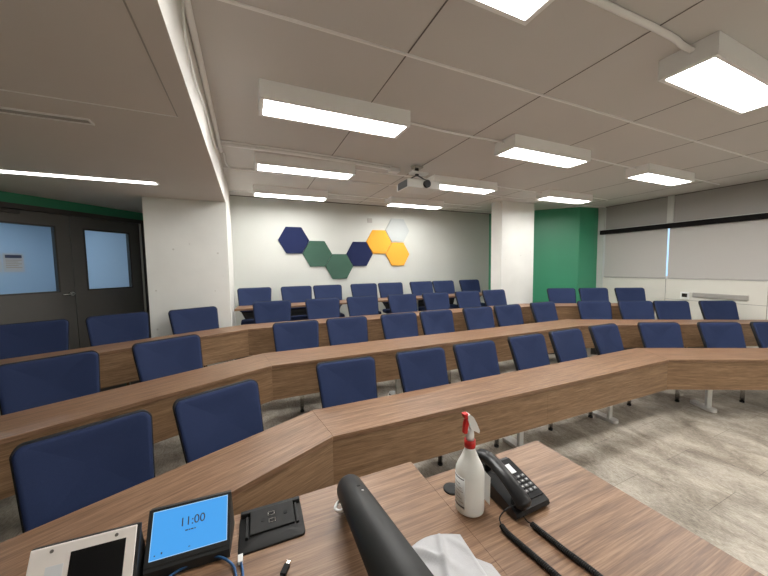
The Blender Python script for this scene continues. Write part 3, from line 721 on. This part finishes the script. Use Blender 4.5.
# spray bottle
bx, by = .590, .712
t = thing('spray_bottle', 'white spray bottle with a red collar and red trigger standing by the phone', 'spray bottle', (bx, by, TZ))
MB().lathe([(.002, 0), (.036, 0), (.042, .004), (.0425, .012), (.0425, .118), (.0415, .128), (.0365, .142), (.0285, .158), (.0215, .174), (.016, .188), (.0138, .198)], 'bottle', 40).build('bottle_body', t)
MB().lathe([(.002, .196), (.0165, .196), (.0165, .218), (.002, .218)], 'red', 24).build('collar', t)
hd = math.radians(158)   # nozzle points to the left and a little back
HM = Matrix.Rotation(math.radians(175), 4, 'Z')
mb = MB(); mb.lathe([(.002, .216), (.0120, .217), (.0125, .235), (.010, .250), (.002, .251)], 'whitep', 20)
pr = [(-.026, .236), (-.028, .244), (-.018, .268), (-.006, .290), (.006, .300), (.014, .298), (.012, .284), (.006, .262), (.0, .250), (-.010, .246)]
mb.rings([[HM @ Vector((x, s*.010, z)) for x, z in pr] for s in (-1, -.8, .8, 1)], 'whitep', smooth=False); mb.build('sprayer_head', t)
mb = MB(); mb.rings([[HM @ Vector((x, s*.0085, z)) for x, z in [(.010, .285), (.022, .289), (.024, .301), (.012, .303)]] for s in (-1, 1)], 'red', smooth=False); mb.build('nozzle', t)
mb = MB(); mb.rings([[HM @ Vector((x, s*.006, z)) for x, z in [(.010, .286), (.018, .282), (.022, .262), (.023, .242), (.013, .240), (.010, .262), (.006, .276)]] for s in (-1, 1)], 'red', smooth=False); mb.build('trigger', t)
def wrap(a0, a1, z0, z1, r, m, n=10):
    mb = MB(); rs = []
    for k_ in range(n + 1):
        a = math.radians(a0 + (a1-a0)*k_/n); c, s = math.cos(a), math.sin(a)
        rs.append([Vector((r*c, r*s, z0)), Vector(((r+.0006)*c, (r+.0006)*s, z0)), Vector(((r+.0006)*c, (r+.0006)*s, z1)), Vector((r*c, r*s, z1))])
    mb.rings(rs, m); return mb
lb = wrap(150, 212, .022, .118, .0427, 'label').build('label', t)
for z0, z1, a1 in ((.112, .115, 210), (.026, .0300, 210)): wrap(152, a1, z0, z1, .0434, 'dusty').build('label_band', lb)
for k_ in range(6): wrap(158, 206 - 7*(k_ % 3), .040 + k_*.011, .043 + k_*.011, .0434, 'grey').build('label_print', lb)
mb = MB(); fl = Matrix.Rotation(math.radians(-38), 4, 'Z')
mb.rings([[fl @ Vector((x, y, z)) for x, z in ((.040, .040), (.058, .020), (.060, .106), (.040, .128))] for y in (-.0006, .0006)], 'label', smooth=False); mb.build('label_flap', t)

# desk grommet behind the bottle
tag(MB().lathe([(.002, 0), (.028, 0), (.028, .003), (.025, .005), (.012, .0055), (.002, .0052)], 'hatch', 32).build('cable_grommet', None, Matrix.Translation((.589, .800, TZ))),
    'round black cable grommet in the desktop behind the spray bottle', 'grommet')

# phone
px_, py_ = .745, .615
t = thing('desk_phone', 'black corded desk phone with white card and keypad on the right instructor desk', 'phone', (px_, py_, TZ), math.radians(1))
pw, pl = .069, .168   # half width, length
mb = MB()
sec = lambda x: [Vector((x, 0, .004)), Vector((x, -.004, .012)), Vector((x, .0, .022)), Vector((x, .02, .030)), Vector((x, pl - .02, .062)), Vector((x, pl, .060)), Vector((x, pl, .004))]
mb.rings([sec(x) for x in (-pw, -pw + .004, pw - .004, pw)], 'phone', smooth=False); mb.build('base', t)
tl = math.atan2(.032, pl - .04)
PM = Matrix.Translation((0, .02, .030)) @ Matrix.Rotation(tl, 4, 'X')
mb = MB().box((-.066, .0, -.02), (-.010, .14, -.001), 'phone', PM, .003); mb.build('cradle', t)
mb = MB().box((.002, -.004, 0), (.066, .138, .003), 'shell', PM, .001); pn = mb.build('key_panel', t)
for r_ in range(4):
    for c_ in range(3):
        k_ = MB().box((.010 + c_*.018, .014 + r_*.016, .003), (.023 + c_*.018, .0235 + r_*.016, .0065), 'key', PM, .001).box((.0140 + c_*.018, .0175 + r_*.016, .0064), (.0190 + c_*.018, .0205 + r_*.016, .0068), 'keywhite', PM).build('key', t)
MB().box((.010, .084, .003), (.044, .118, .0042), 'paper', PM).build('number_card', t)
MB().box((.006, .127, .003), (.024, .1315, .0036), 'whitep', PM).build('logo_mark', t)
# handset
hp = smooth_path([(-.038, -.008, .038), (-.038, .012, .054), (-.038, .05, .076), (-.038, .09, .092), (-.038, .14, .102), (-.038, .175, .094), (-.038, .190, .078)], 6)
mb = MB(); rs = []
n_ = len(hp)
for i, p in enumerate(hp):
    tt = (hp[min(i+1, n_-1)] - hp[max(i-1, 0)]).normalized(); y_ = Vector((1, 0, 0)); z_ = y_.cross(tt).normalized()
    u = i/(n_-1); e_ = abs(u - .5)*2
    wx = .023 + .007*e_**2.2; hz = .015 + .004*e_
    if u < .06: wx *= .55 + 7*u; hz *= .5 + 8*u
    if u > .94: wx *= .55 + 7*(1-u); hz *= .5 + 8*(1-u)
    rs.append([p + y_*wx*math.cos(2*PI*k_/20) + z_*hz*math.sin(2*PI*k_/20) for k_ in range(20)])
mb.rings(rs, 'phone')
mb.cyl((-.038, .160, .078), .024, .03, 'phone', 24, r2=.021); mb.cyl((-.038, .018, .042), .023, .03, 'phone', 24, r2=.020)
mb.build('handset', t)
# coiled cord
def coil(path, turns_per_m, R, r):
    pts = smooth_path(path, 14); L_ = [0]
    for a, b in zip(pts[:-1], pts[1:]): L_.append(L_[-1] + (b-a).length)
    tot = L_[-1]; N = int(tot*turns_per_m*9); out = []; j = 0
    for k_ in range(N + 1):
        s = tot*k_/N
        while j < len(L_) - 2 and L_[j+1] < s: j += 1
        u = (s - L_[j])/max(1e-9, L_[j+1]-L_[j]); p = pts[j].lerp(pts[j+1], u); tt = (pts[j+1]-pts[j]).normalized()
        x_ = tt.cross(Vector((0, 0, 1))).normalized(); y_ = x_.cross(tt); a = 2*PI*s*turns_per_m
        out.append(p + x_*R*math.cos(a) + y_*R*math.sin(a))
    return out
zz = TZ + .0085
mb = MB()
mb.tube(smooth_path([(.694, .640, TZ + .040), (.668, .648, TZ + .030), (.646, .650, TZ + .012), (.634, .632, zz)], 5), .0018, 'rubber', 8)
mb.tube(coil([(.632, .628, zz), (.630, .60, zz), (.638, .53, zz), (.646, .46, zz), (.650, .38, zz), (.690, .33, zz), (.728, .37, zz), (.733, .43, zz), (.722, .51, zz), (.714, .598, zz)], 230, .0058, .0021), .0021, 'rubber', 6)
mb.tube(smooth_path([(.714, .60, zz), (.712, .612, TZ + .006), (.712, .627, TZ + .012)], 5), .0018, 'rubber', 8)
_o = mb.build('coiled_cord'); _o.location = (-.010, -.014, 0)
tag(_o, 'black coiled telephone cord looping towards the viewer in front of the phone', 'cord')

# network cable with clear plug
mb = MB().tube(smooth_path([(-.255, .80, TZ + .004), (-.215, .835, TZ + .004), (-.165, .850, TZ + .010), (-.107, .846, TZ + .012), (-.070, .815, TZ + .008), (-.057, .781, TZ + .004), (-.054, .72, TZ + .004), (-.05, .66, TZ + .004)], 8), .0030, 'bluecable', 10)
tag(mb.build('network_cable'), 'blue network cable arching in front of the blue screen tablet', 'cable', 'blue network cables')
t = tag(MB().tube(smooth_path([(-.046, .806, TZ + .006), (-.042, .78, TZ + .004), (-.040, .73, TZ + .004), (-.042, .66, TZ + .004)], 6), .0030, 'bluecable', 10).build('network_cable'), 'blue network cable ending in a clear plug beside the power hatch', 'cable', 'blue network cables')
MB().box((-.054, .806, TZ + .001), (-.042, .829, TZ + .010), 'plug', bevel=.001).build('plug', t)
t = tag(MB().tube([(.045, .735, TZ + .005), (.02, .69, TZ + .005), (-.01, .62, TZ + .005)], .0025, 'rubber', 8).build('usb_cable'), 'black cable end with a small metal connector in front of the hatch', 'cable')
MB().box((-.007, -.012, -.004), (.007, .014, .004), 'shell', Matrix.Translation((.052, .742, TZ + .005)) @ Matrix.Rotation(math.radians(-32), 4, 'Z'), .001).build('connector_shell', t)
MB().box((-.004, .014, -.002), (.004, .023, .002), 'chrome', Matrix.Translation((.052, .742, TZ + .005)) @ Matrix.Rotation(math.radians(-32), 4, 'Z')).build('metal_tip', t)

# folded cloth
def cloth_mesh():
    bm = bmesh.new(); NX, NY = 44, 44; c00, c10, c01, c11 = Vector((.30, .40)), Vector((.475, .40)), Vector((.345, .660)), Vector((.500, .642))
    g = {}
    for layer, dz in ((0, .010), (1, 0)):
        for i in range(NX + 1):
            for j in range(NY + 1):
                u, v = i/NX, j/NY
                p = (c00*(1-u) + c10*u)*(1-v) + (c01*(1-u) + c11*u)*v
                p = p + Vector((0, .022*math.sin(PI*u)*v))
                f = .012*math.exp(-((u - .50 - .5*(v-.7))/.055)**2) + .016*math.exp(-((v - .80 + .55*(u-.3))/.05)**2)*math.exp(-((u-.25)/.3)**2) + .010*math.exp(-((v - .93 + .9*(u-.75))/.06)**2)*max(0, u-.4)
                f += .0015*math.sin(9*u + 5*v) + .0012*math.sin(17*v - 6*u)
                edge = min(u, 1-u, v, 1-v)
                z = TZ + .0012 + (dz + f*min(1, edge/.08) if layer == 0 else 0)
                if layer == 0: z = TZ + .0035 + (z - TZ)*min(1, .35 + edge/.06)
                g[layer, i, j] = bm.verts.new((p.x, p.y, z))
    for i in range(NX):
        for j in range(NY):
            for l in (0, 1):
                f = bm.faces.new((g[l, i, j], g[l, i+1, j], g[l, i+1, j+1], g[l, i, j+1])); f.smooth = True
    for a, b in [((i, 0), (i+1, 0)) for i in range(NX)] + [((i, NY), (i+1, NY)) for i in range(NX)] + [((0, j), (0, j+1)) for j in range(NY)] + [((NX, j), (NX, j+1)) for j in range(NY)]:
        bm.faces.new((g[0, a[0], a[1]], g[0, b[0], b[1]], g[1, b[0], b[1]], g[1, a[0], a[1]]))
    mb = MB(); mb.bm.free(); mb.bm = bm; mb.mi('cloth'); return mb
t = tag(cloth_mesh().build('cleaning_cloth'), 'crumpled white cloth lying on the desk between the black cylinder and phone', 'cloth')
MB().prism([(.462, .575), (.490, .58), (.520, .545), (.52, .44), (.44, .44)], TZ + .0005, TZ + .003, 'cloth').build('folded_corner', t)

# ------------------------------------------------------------------ world and view
w = bpy.data.worlds.new('world'); sc.world = w; w.use_nodes = True
bg = w.node_tree.nodes['Background']; bg.inputs[0].default_value = (.55, .78, 1, 1); bg.inputs[1].default_value = 1.3
sc.view_settings.view_transform = 'Standard'; sc.view_settings.look = 'None'; sc.view_settings.gamma = 1; sc.view_settings.use_curve_mapping = False
sc.view_settings.exposure = 0
